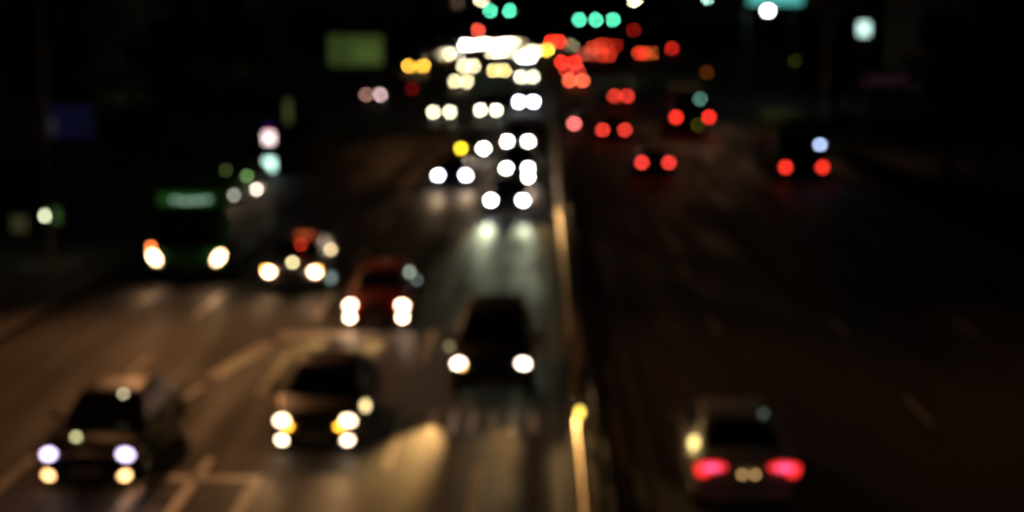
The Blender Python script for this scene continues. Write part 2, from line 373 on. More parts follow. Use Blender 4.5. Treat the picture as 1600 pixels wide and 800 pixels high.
def marks(bm):
    def q(x0, y0, x1, y1, wd):
        dx = wd / 2; bm.faces.new([bm.verts.new(p) for p in ((x0 - dx, y0, .004), (x0 + dx, y0, .004), (x1 + dx, y1, .004), (x1 - dx, y1, .004))])
    for x in (-2.95, -6.4, -9.85):
        y = 30.4 if x == -2.95 else 27
        while y < 310: q(x, y, x, y + 4.2, .17); y += 9.6
    for x in (4.75, 8.15, 11.6):
        y = 24
        while y < 310: q(x, y, x, y + 2.6, .09); y += 10
    q(14.9, -20, 14.9, 149, .15)
    for x0, x1 in ((-13.4, -.1), (1.8, 14.6)):                              # stop lines and crossings at the far junction
        q((x0 + x1) / 2, 306, (x0 + x1) / 2, 306.6, x1 - x0)
        x = x0 + .3
        while x < x1: q(x, 309, x, 314, .5); x += 1.1
    def seg(x0, y0, x1, y1, wd):                                            # slanted stroke of paint
        d = Vector((y1 - y0, x0 - x1, 0)).normalized() * wd / 2
        bm.faces.new([bm.verts.new(Vector(p) + o) for p, o in (((x0, y0, .006), -d), ((x0, y0, .006), d), ((x1, y1, .006), d), ((x1, y1, .006), -d))])
    seg(-7.75, 38.4, -7.15, 42.6, .45); seg(-7.05, 43.5, -5.0, 43.7, 1.1); seg(-8.15, 34.5, -7.85, 37.6, .16)
    # worn row of short bars across the inner lanes
    x = -2.3
    while x < .2: q(x, 33.2, x, 35.0, .16); x += .42
    # boxed lane symbol and arrow in the third lane
    q(-6.3, 29.6, -6.3, 29.95, 2.2); q(-7.3, 26, -7.3, 29.6, .25); q(-5.25, 25.5, -5.25, 29.6, .2)
    q(-1.2, 26, -1.2, 30.8, .2)
    for x, y in ((-4.7, 44), (-8.1, 62)):
        q(x, y, x, y + 4, .2); bm.faces.new([bm.verts.new(p) for p in ((x, y - 1.4, .004), (x + .5, y + .1, .004), (x - .5, y + .1, .004))])
part('road_markings', None, marks, line, kind='structure')
def ymarks(bm):
    for x in (.28, 1.5): bm.faces.new([bm.verts.new(p) for p in ((x - .09, -40, .004), (x + .09, -40, .004), (x + .09, 316, .004), (x - .09, 316, .004))])
part('centre_lines', None, ymarks, yline, kind='structure')

# median fence: top rail, bottom rail, posts
fence = empty('median_fence', (1.02, 0, .18), label='dark steel railing fence along the kerb between the two carriageways', cat='fence')
part('rail', None, lambda bm: [box(bm, (0, 142, z), (.05, 250, .05), .01) for z in (.78, .42, .14)], darksteel, fence)
for i in range(64):
    part('post', 'fpost', lambda bm: (box(bm, (0, 0, .44), (.09, .09, .88), .015), box(bm, (0, 0, .01), (.2, .2, .02), .005)), darksteel, fence, (0, 38 + i * 2.5 if i < 30 else 110 + (i - 30) * 4.5, 0))
refl = mat('marker_yellow', (.75, .45, .03), .3, coat=.6)
def marker(x, y, lab):
    t = empty('marker_post', (x, y, .18), label=lab, cat='marker post')
    part('post', 'mpost', lambda bm: (tube(bm, (0, 0, .04), (0, 0, .86), .07, .055, 14), tube(bm, (0, 0, 0), (0, 0, .05), .16, .13, 14)), refl, t)
    part('band', 'mband', lambda bm: [tube(bm, (0, 0, z), (0, 0, z + .09), .072, .07, 14) for z in (.42, .62)], line, t)
gold = mat('gold_rail_metal', (.9, .66, .32), .34, metal=1.0, noise=.12, scale=2)
def barrier(y0, y1, lab):
    t = empty('guard_rail', (.70, y0, .18), label=lab, cat='guard rail', group='polished metal rails along the median')
    n = max(2, int((y1 - y0) / 2.4)); q = (y1 - y0) / n
    for i in range(n): part('rail', None, lambda bm: tube(bm, (0, -q / 2 + .01, 0), (0, q / 2 - .01, 0), .07, n=24), gold, t, (0, (i + .5) * q, .50))
    for i in range(n + 1): part('post', 'rpost', lambda bm: tube(bm, (0, 0, 0), (0, 0, .44), .05), galv, t, (0, min(y1 - y0 - .1, max(.1, i * q)), 0))
barrier(17, 31.6, 'short golden gleaming guard rail at the near end of the median')
barrier(40, 150, 'long gleaming metal guard rail along the median beside the oncoming queue')
marker(.74, 36, 'yellow marker post at the near end of the median fence')

mk = empty('rail_glint', (.74, 31.9, .18), label='amber glow and post added at the end of the near guard rail', cat='beacon')
part('post', None, lambda bm: tube(bm, (0, 0, 0), (0, 0, .5), .045), galv, mk)  # post added only to carry the glow
part('lens', None, lambda bm: ellipsoid(bm, (.06, .05, .10)), lamp_mat((1, .70, .10), 1.7, math.pi * .006, 31.9), mk, (0, 0, .58))  # added glow for the highlight where the rail catches headlights
# ------------------------------------------------------------------ street lamps
lampmetal = galv
def street_lamp(x, y, side, h, label, col=None, B=None, power=0, pcol=(1, .6, .25), arm=2.6, group='street lamps along the road', dirn=None, spot=None, lamp_size=(.5, .16)):
    t = empty('street_lamp', (x, y, .13), label=label, cat='street lamp', group=group)
    h -= .13; ex = side * arm
    part('pole', 'pole%.1f' % h, lambda bm: (tube(bm, (0, 0, 0), (0, 0, h - .3), .11, .06, 12), tube(bm, (0, 0, 0), (0, 0, .5), .17, .15, 12)), lampmetal, t)
    part('arm', 'arm%.1f_%g' % (h, ex), lambda bm: (tube(bm, (0, 0, h - .35), (ex * .5, 0, h + .02), .05, .045), tube(bm, (ex * .5, 0, h + .02), (ex, 0, h + .12), .045, .035)), lampmetal, t)
    hd = part('lamp_head', 'lhead', lambda bm: box(bm, (0, 0, .06), (.8, .3, .13), .04), lampmetal, t, (ex, 0, h + .1))
    a = lamp_size[0] * .12
    m = lamp_mat(col, B, a, max(y, 40)) if col else emis(pcol, 30)
    part('lamp_lens', 'llens', lambda bm: ellipsoid(bm, (.32, .12, .08)), m, hd, (0, 0, -.02))
    if power:
        l = bpy.data.lights.new('lamp_glow', 'SPOT'); l.energy = power; l.color = pcol; l.shadow_soft_size = .25; l.spot_size = R(spot or 140); l.spot_blend = .9
        o = bpy.data.objects.new('lamp_glow', l); COL.objects.link(o); o.parent = hd; o.location = (0, 0, -.14)
        if dirn: o.rotation_euler = Vector(dirn).to_track_quat('-Z', 'Y').to_euler()
    return t
SOD = (1, .43, .16)
# near lamps stand outside the frame beside the footbridge; farther ones light the carriageway from above the frame
GRN = (.8, 1, .5)
LAMPS = [(-15, 24, 1, 10, 500, SOD, 112, (.55, .9, -1)), (-15.6, 52, 1, 11, 3700, SOD, 92, (.38, -1.0, -.62)), (-15, 124, 1, 10.5, 750, SOD, 75, (.62, -1, -.5)), (16.2, 40, -1, 10, 170, (1, .42, .2), 140, None),
         (16.2, 96, -1, 10, 420, (1, .5, .25), 120, None), (16.2, 140, -1, 10.5, 800, (1, .45, .22), 85, (-.4, -1, -.5)), (16.2, 6, -1, 10, 300, (1, .62, .38), 90, (-.45, 1, -.5))]  # last lamp is added out of view to light the near sedan's rear
for i, (x, y, s, h, pw, lc, sp, dr) in enumerate(LAMPS):
    street_lamp(x, y, s, h, ['galvanised street lamp on the left pavement nearest the footbridge', 'street lamp on the left pavement beside the green bus',
        'street lamp on the left pavement beyond the pylon sign', 'street lamp on the right pavement nearest the footbridge',
        'street lamp on the right pavement level with the blue lit bus', 'street lamp on the right pavement beyond the first trees', 'added street lamp out of view behind the footbridge, lighting the nearest sedan from behind'][i], power=pw, pcol=lc, arm=3.4, spot=sp, dirn=dr)
for px, py, Y, s, col, B, lab in [(752, 0, 240, 1, CREAM, 1.6, 'cream lit street lamp at the top edge above the pair of green signals'),
        (991, 0, 240, -1, CREAM, 2.2, 'cream lit street lamp at the top edge right of the three green signals'),
        (1105, -4, 230, -1, (.5, .9, .7), 1.0, 'pale green lit street lamp at the top edge near the teal canopy'),
        (716, 4, 250, 1, (1, .7, .4), .10, 'dim warm street lamp left of the green signals')]:
    q = atY(px, py, Y); arm = 2.6
    if px == 752: arm = 3.3
    street_lamp(q.x - s * arm, Y, s, q.z - .1, lab, col, B, arm=arm)

# ------------------------------------------------------------------ traffic signals on two gantries
GREEN = (.12, .92, .52)
sigbox = mat('signal_housing', (.02, .022, .02), .5)
def gantry(x0, x1, y, z, label):
    t = empty('signal_gantry', (x0, y, .13), label=label, cat='gantry')
    part('post', None, lambda bm: tube(bm, (0, 0, 0), (0, 0, z + .1), .16, .12, 12), galv, t)
    part('beam', None, lambda bm: (tube(bm, (0, 0, z), (x1 - x0, 0, z), .11, .07, 10), tube(bm, (0, 0, z - 1.2), ((x1 - x0) * .25, 0, z), .06, .06, 8)), galv, t)
def signal(px, py, Y, label, n=3, col=GREEN, B=.95, lit=0, group='overhead traffic signals', r=.16):
    q = atY(px, py, Y); t = empty('traffic_signal', (q.x, Y - .3, q.z), label=label, cat='traffic signal', group=group)
    part('housing', 'sig%d' % n, lambda bm: box(bm, (.0, .1, 0), (.42 * n, .2, .42), .04), sigbox, t, (-(lit - (n - 1) / 2) * .4, 0, 0))
    part('bracket', 'sbr', lambda bm: tube(bm, (0, .15, .15), (0, .3, .5), .04), galv, t)
    for i in range(n):
        o = (i - lit) * .4
        lm = lamp_mat(col, B, math.pi * r * r, Y) if i == lit else mat('dark_lens', (.03, .02, .02), .3)
        l = part('signal_lens', 'slens', lambda bm: ellipsoid(bm, (.16, .05, .16)), lm, t, (o, -.02, 0))
        part('visor', 'svis', lambda bm: visor(bm), sigbox, t, (o, -.02, 0))
def visor(bm):
    n = 12; A = [math.pi * i / n for i in range(n + 1)]
    for r in (.19,):
        a = [bm.verts.new((math.cos(t) * r, 0, math.sin(t) * r)) for t in A]; b = [bm.verts.new((math.cos(t) * r, -.22, math.sin(t) * r)) for t in A]
        a2 = [bm.verts.new((math.cos(t) * (r - .01), 0, math.sin(t) * (r - .01))) for t in A]; b2 = [bm.verts.new((math.cos(t) * (r - .01), -.22, math.sin(t) * (r - .01))) for t in A]
        for i in range(n):
            bm.faces.new((a[i], a[i + 1], b[i + 1], b[i])); bm.faces.new((a2[i], b2[i], b2[i + 1], a2[i + 1])); bm.faces.new((b[i], b[i + 1], b2[i + 1], b2[i]))
zg = atY(930, 31, 225).z + .45
gantry(20, -4, 225, zg, 'long steel gantry arm carrying the three green signals')
for px, lab in ((905, 'left one of the three green traffic signals'), (931, 'middle one of the three green traffic signals'), (958, 'right one of the three green traffic signals')):
    signal(px, 31, 225, lab)
zg2 = atY(780, 17, 250).z + .45
gantry(-22.5, -3, 250, zg2, 'steel gantry arm carrying the pair of green signals above the oncoming queue')
for px, lab in ((766, 'left one of the pair of green traffic signals'), (796, 'right one of the pair of green traffic signals')):
    signal(px, 17, 250, lab)
signal(747, 47, 330, 'small red traffic signal above the bright cluster of oncoming headlights', col=(1, .11, .06), B=.75, lit=2)
signal(990, 47, 335, 'dim red traffic signal past the three green ones', col=RED, B=.12, lit=2)
signal(1104, 113, 170, 'dim amber flashing signal above the far bus', col=(1, .22, .03), B=.05, lit=1)
for px, py, Y in ((747, 47, 330), (990, 47, 335), (1104, 113, 170)):
    q = atY(px, py, Y)
    t = empty('signal_pole', (q.x, Y + .15, 0), label={747: 'thin steel pole behind the red signal over the oncoming queue', 990: 'thin steel pole behind the dim red signal', 1104: 'thin steel pole behind the dim amber signal'}[px], cat='pole')
    part('pole', None, lambda bm: tube(bm, (0, 0, 0), (0, 0, q.z + .6), .09, .06), galv, t)

# ------------------------------------------------------------------ vehicles coming towards the footbridge
def extra(t, name, px, py, Y, col, B, r=(.05, .03, .05), **k):
    q = atY(px, py, Y); loc = q - Vector(t.location)
    if abs(t.rotation_euler.z) > 1: loc = Vector((-loc.x, -loc.y, loc.z))
    return lens(name, 'x', r, lamp_mat(col, B, math.pi * r[0] * r[2], Y), t, loc, **k)
ON = 'oncoming cars in the left carriageway'
OFF = 'cars driving away in the right carriageway'
D, p = car('sedan', 136, 710, 'black sedan with violet-white headlights above amber fog lights, lowest on the left', 'black', sep=1.39,
           head=((.78, .62, 1), 5), fog=((1, .52, .20), 4.5), beams=150, beamcol=(.95, .85, .8), group=ON)
extra(D, 'added_glint', 119, 683, p.y + .45, (.8, .78, .35), .75); extra(D, 'added_glint', 109, 706, p.y + .1, (.35, .36, .12), .3)  # emissive spots added for reflections on the bonnet
extra(D, 'glint_or_indicator', 193, 617, p.y + 1.75, (.95, .82, .52), .85)  # roof glint, drawn as an added glowing spot
E, p = car('sedan', 492, 657, 'dark sedan with white headlights, amber indicators and fog lights in the second lane', 'charcoal', sep=1.3,
           head=((1, .70, .42), 7), fog=((1, .74, .48), 6), turn=((1, .45, .03), 2.2, (1, 1), -.6), beams=420, beamcol=(1, .55, .24), group=ON)
for i, c in enumerate([c for c in E.children if c.name.startswith('turn_indicator')]):
    c.location.x = (-.52, .50)[i]; c.location.z = .57; c.location.y = -2.42
extra(E, 'mirror_glint', 571, 634, p.y + .12, (1, .76, .34), 1.3, (.06, .03, .09))  # added glow standing for a yellow mirror glint
F, p = car('suv', 767, 568, 'black people carrier with round white headlights driving beside the median', 'black', sep=1.44,
           head=((1, .80, .62), 6), turn=((1, .5, .1), 1.2, (1, 0), -.5), beams=13000, beamcol=(1, .55, .18), aim=(-.16, -1, -.16), bsize=20.5, spill=900, group=ON)
extra(F, 'added_glint', 702, 541, p.y + .8, (.6, .5, .25), .18)  # dim gleam of the mirror, put in as an emissive spot
G, p = car('hatchback', 588, 477, 'dark red hatchback with two white lamps stacked at each side of its nose', 'red', sep=1.42,
           head=((1, .62, .40), 7), fog=((1, .66, .42), 6), beams=5000, beamcol=(1, .58, .18), aim=(-.40, -1, -.23), bsize=29, group=ON)
extra(G, 'glint_or_indicator', 640, 425, p.y + 1.5, (.5, .58, .48), .42); extra(G, 'glint_or_indicator', 651, 437, p.y + 1.4, (.3, .36, .34), .2)  # grey mirror glints, added as two glowing spots
extra(G, 'added_glint', 573, 490, p.y, (.4, .34, .16), .14)  # dim glint on the nose, given its own glow
T, p = car('sedan', 456, 425, 'silver taxi with an orange-red roof lamp beside the green bus', 'silver', sep=1.42, name='taxi', cat='taxi',
           head=((1, .62, .36), 7), turn=((1, .42, .05), 1.5, (1, 1), .6), beams=200, beamcol=(1, .55, .24), group=ON)
lampb = part('roof_lamp', None, lambda bm: box(bm, (0, 0, .07), (.55, .2, .16), .04), emis((1, .16, .05), .55), T, (.1, -.1, 1.44))
extra(T, 'windshield_lamp', 457, 410, p.y + .5, (1, .86, .42), 1.0); extra(T, 'glint_or_indicator', 517, 390, p.y + 1.5, (.9, .68, .34), .75)
extra(T, 'added_glint', 517, 434, p.y + .3, (.4, .52, .48), .35, (.09, .03, .12)); extra(T, 'roof_marker', 470, 383, p.y + 1.6, (1, .05, .02), .4, (.08, .03, .05))  # first spot is an added glow for a grey side reflection
B1, p = bus(292, 402, .85, 'green city bus with slanted white headlights and a lit green sign over its windshield', 'bus_green', 'front', L=9.5, sep=2.05, group=ON)
part('destination_sign', None, lambda bm: box(bm, (0, 0, 0), (1.75, .05, .36), .03), emis((.03, .16, .02), .3), B1, (.05, -4.78, 2.72))
part('sign_text_strip', None, lambda bm: [box(bm, (x, 0, z), (w_, .02, .12), .02) for x, z, w_ in ((-.45, .02, .22), (-.12, -.02, .3), (.24, 0, .3), (.55, .03, .2))], emis((.42, .66, .5), .85), B1, (.16, -4.82, 2.68))
extra(B1, 'turn_indicator', 236, 386, p.y - .10, (1, .2, .04), 1.2, (.07, .03, .07))
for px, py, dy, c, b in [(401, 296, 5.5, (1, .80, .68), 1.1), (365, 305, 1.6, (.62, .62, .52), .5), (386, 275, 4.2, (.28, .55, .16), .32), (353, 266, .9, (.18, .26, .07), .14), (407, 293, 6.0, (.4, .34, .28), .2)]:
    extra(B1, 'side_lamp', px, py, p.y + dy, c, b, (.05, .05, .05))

near = [('sedan', 792, 313, 1.36, (.97, .97, 1), 5, 'charcoal', 'dark sedan with two round bluish-white headlights heading the queue beside the median', 5000, None, None),
    ('sedan', 706, 274, 1.36, (.86, .84, 1), 4, 'navy', 'navy sedan with wide-set violet-white headlights ahead of the queue in the second lane', 170, None, None),
    ('suv', 808, 263, 1.12, (1, .97, .95), 4, 'black', 'black off-roader with upright white headlights second in the queue beside the median', 90, ((1, .97, .9), 4), None),
    ('van', 809, 221, 1.30, (1, .95, .85), 4, 'white', 'white van with headlights over cream fog lights, third in the queue beside the median', 60, ((1, .85, .5), 3), None),
    ('hatchback', 738, 232, 1.34, (1, .98, .95), 4, 'beige', 'beige hatchback with one yellow and one white headlight', 60, None, [((1, .72, .03), 1.3), None])]
for m, px, py, sep, col, B, pt, lab, bp, fg, one in near:
    car(m, px, py, lab, pt, sep=sep, head=(col, B), beams=bp * (1 if bp > 1000 else 3), fog=fg, one=one, group=ON, beamcol=(.85, .92, .6) if bp > 1000 else (1, .66, .32), aim=(-.01, -1, -.10), bsize=14 if bp > 1000 else 46, spill=900 if bp > 1000 else 0)
far = [('sedan', 690, 175, 1.35, (1, .88, .6), 1.5, 'silver', 'silver sedan with cream-white headlights, left one of two cars level in the middle lanes'),
    ('sedan', 763, 172, 1.3, (1, .9, .66), 1.6, 'black', 'black sedan with white headlights, right one of two cars level in the middle lanes'),
    ('sedan', 822, 159, 1.3, (.9, .92, 1), 3, 'charcoal', 'charcoal sedan with blue-white headlights alone beside the median'),
    ('hatchback', 720, 127, 1.45, (1, .88, .5), 1.15, 'brown', 'brown hatchback with cream headlights, lower of two cream pairs'),
    ('sedan', 732, 103, 1.5, (1, .88, .5), 1.1, 'white', 'white sedan with cream headlights, upper of two cream pairs'),
    ('sedan', 780, 110, 1.5, (1, .76, .28), 1.1, 'blue', 'blue sedan with warm yellow headlights left of the median queue'),
    ('suv', 823, 120, 1.5, (1, .93, .72), 1.2, 'silver', 'silver off-roader with cream headlights beside the median, beyond the blue-white pair'),
    ('suv', 822, 90, 1.5, (.92, .93, 1), 2.6, 'black', 'black off-roader with bluish headlights just below a cream lamp at the median'),
    ('van', 832, 80, 1.3, (1, .9, .55), 1.1, 'white', 'white van with cream headlights nearest the median below the bright cluster'),
    ('van', 801, 68, 1.2, (1, .88, .5), 1.1, 'beige', 'beige van with cream headlights at the right end of the bright cluster'),
    ('sedan', 787, 67, 1.3, (1, .9, .62), 1.2, 'charcoal', 'charcoal sedan with white headlights inside the right half of the bright cluster'),
    ('sedan', 771, 70, 1.3, (1, .9, .7), 1.0, 'silver', 'silver sedan with glaring headlights right of the middle of the bright cluster'),
    ('suv', 756, 67, 1.3, (1, .92, .75), 1.25, 'black', 'black off-roader with the most glaring headlights in the middle of the cluster'),
    ('sedan', 742, 71, 1.3, (1, .9, .7), 1.0, 'white', 'white sedan with glaring headlights left of the middle of the bright cluster'),
    ('hatchback', 729, 69, 1.3, (1, .95, .85), 3, 'red', 'red hatchback with white headlights inside the left half of the bright cluster'),
    ('sedan', 772, 81, 1.3, (1, .9, .55), 1.1, 'blue', 'blue sedan with cream headlights under the bright cluster, left of a matching one'),
    ('sedan', 789, 80, 1.3, (1, .9, .55), 1.1, 'navy', 'navy sedan with cream headlights under the bright cluster, right of a matching one'),
    ('sedan', 713, 84, 1.1, (1, .92, .75), 1.2, 'charcoal', 'charcoal sedan with white headlights at the lower left of the bright cluster')]
for m, px, py, sep, col, B, pt, lab in far:
    car(m, px, py, lab, pt, sep=sep, head=(col, B), group=ON)
car('hatchback', 707, 68, 'yellow hatchback with one deep yellow lamp at the left end of the bright cluster', 'yellow', sep=.7, head=((1, .72, .05), 1.2), group=ON, one=[None, ((1, .7, .05), 0)])
car('sedan', 583, 148, 'dusty car with dim brown and pinkish headlights turning in from the left', 'brown', sep=1.4, head=((1, .55, .5), .4), one=[((1, .5, .38), .28), ((1, .68, .68), .62)], group=ON)
bus(650, 103, .9, 'coach with amber headlights at the far left of the oncoming traffic', 'beige', 'front', L=11, sep=2.2, head=((1, .50, .05), 1.2), group='buses and coaches in traffic')
bus(696, 84, .9, 'white coach with cream headlights left of the bright cluster', 'white', 'front', L=11, sep=1.6, head=((1, .88, .5), 1.15), group='buses and coaches in traffic')

# ------------------------------------------------------------------ vehicles driving away
TL, p = car('sedan', 1168, 733, 'pale sedan with pinkish-red tail lights driving away, nearest on the right', 'silver', face='rear', sep=1.24, tail=(RED, 0), group=OFF, turn_out=True)
def tl_bm(s):
    def f(bm):
        for c, r in (((s * .02, 0, .02), (.27, .05, .085)), ((s * .15, 0, -.05), (.12, .05, .10))):
            q = bmesh.ops.create_uvsphere(bm, u_segments=16, v_segments=8, radius=1)
            for v in q['verts']: v.co = Vector((v.co.x * r[0] + c[0], v.co.y * r[1] + c[1], v.co.z * r[2] + c[2]))
    return f
for s in (-1, 1):
    o = part('tail_light', None, tl_bm(s), emis((1, .03, .025), 1.9), TL, (s * .61, 2.32, .86))
    part('brake_bulb', None, lambda bm: ellipsoid(bm, (.15, .03, .035)), emis((1, .12, .42), 1.9), o, (s * .01, .045, .02))
for px in (1160, 1180): extra(TL, 'plate_lamp', px, 742, p.y - .06, (1, .6, .22), .24, (.03, .02, .03))
extra(TL, 'pillar_glint', 1084, 691, p.y + .8, (1, .78, .26), 1.6, (.08, .04, .11))  # glint on the rear pillar, put in as a glowing blob
extra(TL, 'roof_marker', 1193, 646, p.y + 1.4, (.3, .42, .36), .1)
rear = [('sedan', 1024, 254, 1.35, (RED[0], .05, .04), .9, 'charcoal', 'charcoal sedan with close bright red tail lights alone in the middle lane'),
    ('sedan', 959, 203, 1.4, (.9, .05, .03), .85, 'black', 'black sedan with two red tail lights right of the single pink lamp'),
    ('sedan', 970, 150, 1.1, (.9, .05, .03), .7, 'silver', 'silver sedan with merging red tail lights beyond the black one'),
    ('hatchback', 900, 126, 1.45, (1, .16, .07), .95, 'orange', 'orange hatchback with orange-red tail lights beside the median'),
    ('sedan', 894, 110, 1.5, (.85, .05, .03), .65, 'blue', 'blue sedan with red tail lights just beyond the orange hatchback'),
    ('sedan', 918, 84, 1.3, (1, .16, .09), .22, 'beige', 'beige sedan with faint salmon tail lights at the left of the red cluster'),
    ('sedan', 930, 74, 1.4, (.85, .07, .03), .28, 'black', 'black sedan with dull red tail lights at the top of the red cluster'),
    ('sedan', 942, 70, 1.4, (.8, .06, .02), .22, 'navy', 'navy sedan with dull red tail lights in the middle of the red cluster'),
    ('sedan', 960, 71, 1.3, (.8, .04, .02), .14, 'charcoal', 'charcoal sedan with the dimmest tail lights at the right of the red cluster'),
    ('hatchback', 1002, 83, 1.0, (.8, .05, .02), .55, 'red', 'red hatchback with red tail lights at the far junction beside an orange lamp'),
    ('van', 946, 86, 1.5, (.85, .05, .02), .4, 'white', 'white van with red tail lights at the bottom of the red cluster')]
for m, px, py, sep, col, B, pt, lab in rear: car(m, px, py, lab, pt, face='rear', sep=sep, tail=(col, B), group=OFF)
car('sedan', 911, 193, 'sedan with a single pinkish tail light lit beside the median', 'white', face='rear', sep=1.2, one=[((1, .2, .2), 0), ((1, .17, .16), 1.1)], group=OFF)
car('hatchback', 1014, 83, 'grey hatchback with one glowing orange lamp at the far junction', 'silver', face='rear', sep=1.2, one=[((1, .2, .05), .9), ((1, .2, .05), 0)], group=OFF)
car('sedan', 1046, 75, 'sedan with one dull red tail light farthest right at the junction', 'brown', face='rear', sep=1.2, one=[((.8, .03, .02), .36), ((.8, .03, .02), 0)], group=OFF)
car('hatchback', 884, 78, 'hatchback with a pink tail light beside the amber beacon', 'skyblue', face='rear', sep=1.0, one=[None, ((1, .06, .25), .8)], tail=((1, .06, .25), 0), group=OFF)
car('sedan', 636, 138, 'parked car with one very dim red tail light by the left kerb', 'black', face='rear', sep=1.0, one=[((1, .02, .02), .06), ((1, .02, .02), 0)], group='cars parked by the left kerb')
BB = 'buses and coaches in traffic'
B2, p = bus(1256, 261, .8, 'green bus with a blue lamp above its right tail light', 'bus_green', 'rear', L=10, sep=1.87, group=BB)
extra(B2, 'route_lamp', 1281, 226, p.y - .05, (.50, .64, 1), 1.15, (.13, .04, .09))
B3, p = bus(1082, 183, 1.2, 'green bus with a mint lit rear window between two red tail lights', 'bus_green', 'rear', L=10, sep=2.35, group=BB)
extra(B3, 'route_lamp', 1094, 155, p.y - .05, (.22, .55, .42), .28, (.12, .04, .1)); extra(B3, 'plate_lamp', 1090, 195, p.y - .05, (.5, .45, .05), .05, (.1, .03, .05))
bus(868, 65.5, 1.1, 'far coach with red tail lights above the amber beacon', 'white', 'rear', L=11, sep=2.2, group=BB)
bus(888, 97, 1.1, 'coach with salmon-red tail lights beyond the orange hatchback', 'orange', 'rear', L=11, sep=2.1, group=BB)

# ------------------------------------------------------------------ signs, beacons and lit boxes
def post_sign(name, px, py, Y, wd, ht, m, label, cat, parts=(), posts=(0,), group=None, thick=.12, base=.13):
    q = atY(px, py, Y); t = empty(name, (q.x, Y, base), label=label, cat=cat, group=group); z = q.z - base
    part('panel', None, lambda bm: box(bm, (0, 0, 0), (wd, thick, ht), .02), m, t, (0, 0, z))
    for x in posts: part('post', None, lambda bm: tube(bm, (0, 0, 0), (0, 0, z + ht * .3), .07, .06), galv, t, (x, thick / 2 + .08, 0))
    for nm, x, dz, w_, h_, mm in parts: part(nm, None, lambda bm: box(bm, (0, 0, 0), (w_, .03, h_), .01), mm, t, (x, -thick / 2 - .016, z + dz))
    return t
post_sign('direction_sign', 556, 79, 150, 5.0, 2.9, mat('sign_frame', (.25, .27, .2), .5), 'large olive-green lit direction sign on two posts at the upper left', 'road sign',
    [('lit_face', -.0, 0, 4.8, 2.7, emis((.033, .052, .012), 1)), ('lit_face', 1.1, -.25, 2.2, 1.5, emis((.06, .09, .018), 1))], posts=(-1.8, 1.8))
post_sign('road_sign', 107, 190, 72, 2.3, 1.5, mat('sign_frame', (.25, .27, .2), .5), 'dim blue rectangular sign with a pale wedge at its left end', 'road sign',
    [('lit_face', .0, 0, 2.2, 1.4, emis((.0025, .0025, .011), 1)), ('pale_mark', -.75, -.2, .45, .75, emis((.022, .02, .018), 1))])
post_sign('pylon_sign', 421, 236, 88, .82, 3.0, mat('sign_case', (.06, .06, .07), .5), 'pylon sign with a pink-white box over a mint one behind the bus', 'pylon sign',
    [('lit_box', 0, .70, .50, .55, emis((1, .78, .76), 3.4)), ('red_band', 0, 1.02, .42, .08, emis((1, .02, .12), 1.2)), ('blue_cap', 0, 1.32, .32, .14, emis((.03, .02, .3), .5)),
     ('lit_box', 0, -.70, .55, .62, emis((.60, 1, .82), 3.0))])
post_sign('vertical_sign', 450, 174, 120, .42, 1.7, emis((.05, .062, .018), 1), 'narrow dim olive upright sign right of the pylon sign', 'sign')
post_sign('box_sign', 1350, 45, 100, .62, .75, emis((.66, 1, .90), 2.0), 'small glowing mint-white box sign on a post at the upper right', 'box sign')
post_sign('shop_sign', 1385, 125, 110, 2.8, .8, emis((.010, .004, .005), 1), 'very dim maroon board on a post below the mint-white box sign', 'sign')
post_sign('lit_poster', 30, 350, 60, .55, .6, emis((.03, .028, .012), 1), 'dim yellowish lit poster on a post at the left edge', 'sign')
def post_lamp(px, py, Y, label, col, B, r=.1, group='low post lamps', extras=()):
    q = atY(px, py, Y); t = empty('post_lamp', (q.x, Y, .13 if abs(q.x) > 14 else 0), label=label, cat='post lamp', group=group); z = q.z - t.location.z
    part('post', None, lambda bm: (tube(bm, (0, 0, 0), (0, 0, z - r), .05, .04), tube(bm, (0, 0, 0), (0, 0, .05), .12)), darksteel, t)
    part('globe', None, lambda bm: ellipsoid(bm, (r, r, r)), lamp_mat(col, B, math.pi * r * r, Y), t, (0, 0, z))
    part('cap', None, lambda bm: tube(bm, (0, 0, 0), (0, 0, .06), r * .8, r * .3), darksteel, t, (0, 0, z + r - .01))
    for nm, dx, dz, w_, h_, mm in extras: part(nm, None, lambda bm: box(bm, (0, 0, 0), (w_, .05, h_), .01), mm, t, (dx, 0, z + dz))
post_lamp(73, 337, 56, 'small white post lamp with a green board at the left edge', (.93, 1, .62), 2.2, .12, extras=[('green_board', .35, .0, .22, .5, emis((.03, .07, .02), 1))])
post_lamp(1242, 95, 150, 'very dim olive post lamp below the teal canopy', (.3, .32, .05), .035)
post_lamp(893, 71, 300, 'dim olive lamp on a tall post at the far end of the right carriageway', (.42, .38, .22), .42)
post_lamp(815, 66, 300, 'dim beige lamp on a tall post just right of the bright cluster', (.5, .36, .2), .28)
q = atY(855, 78, 300); t = empty('warning_beacon', (q.x, 300, .18), label='amber beacon on a post at the far end of the median', cat='beacon')
part('post', None, lambda bm: tube(bm, (0, 0, 0), (0, 0, q.z - .28), .06), galv, t)
part('lamp', None, lambda bm: ellipsoid(bm, (.16, .16, .16)), lamp_mat((1, .66, .06), 1.5, math.pi * .0256, 300), t, (0, 0, q.z - .18))
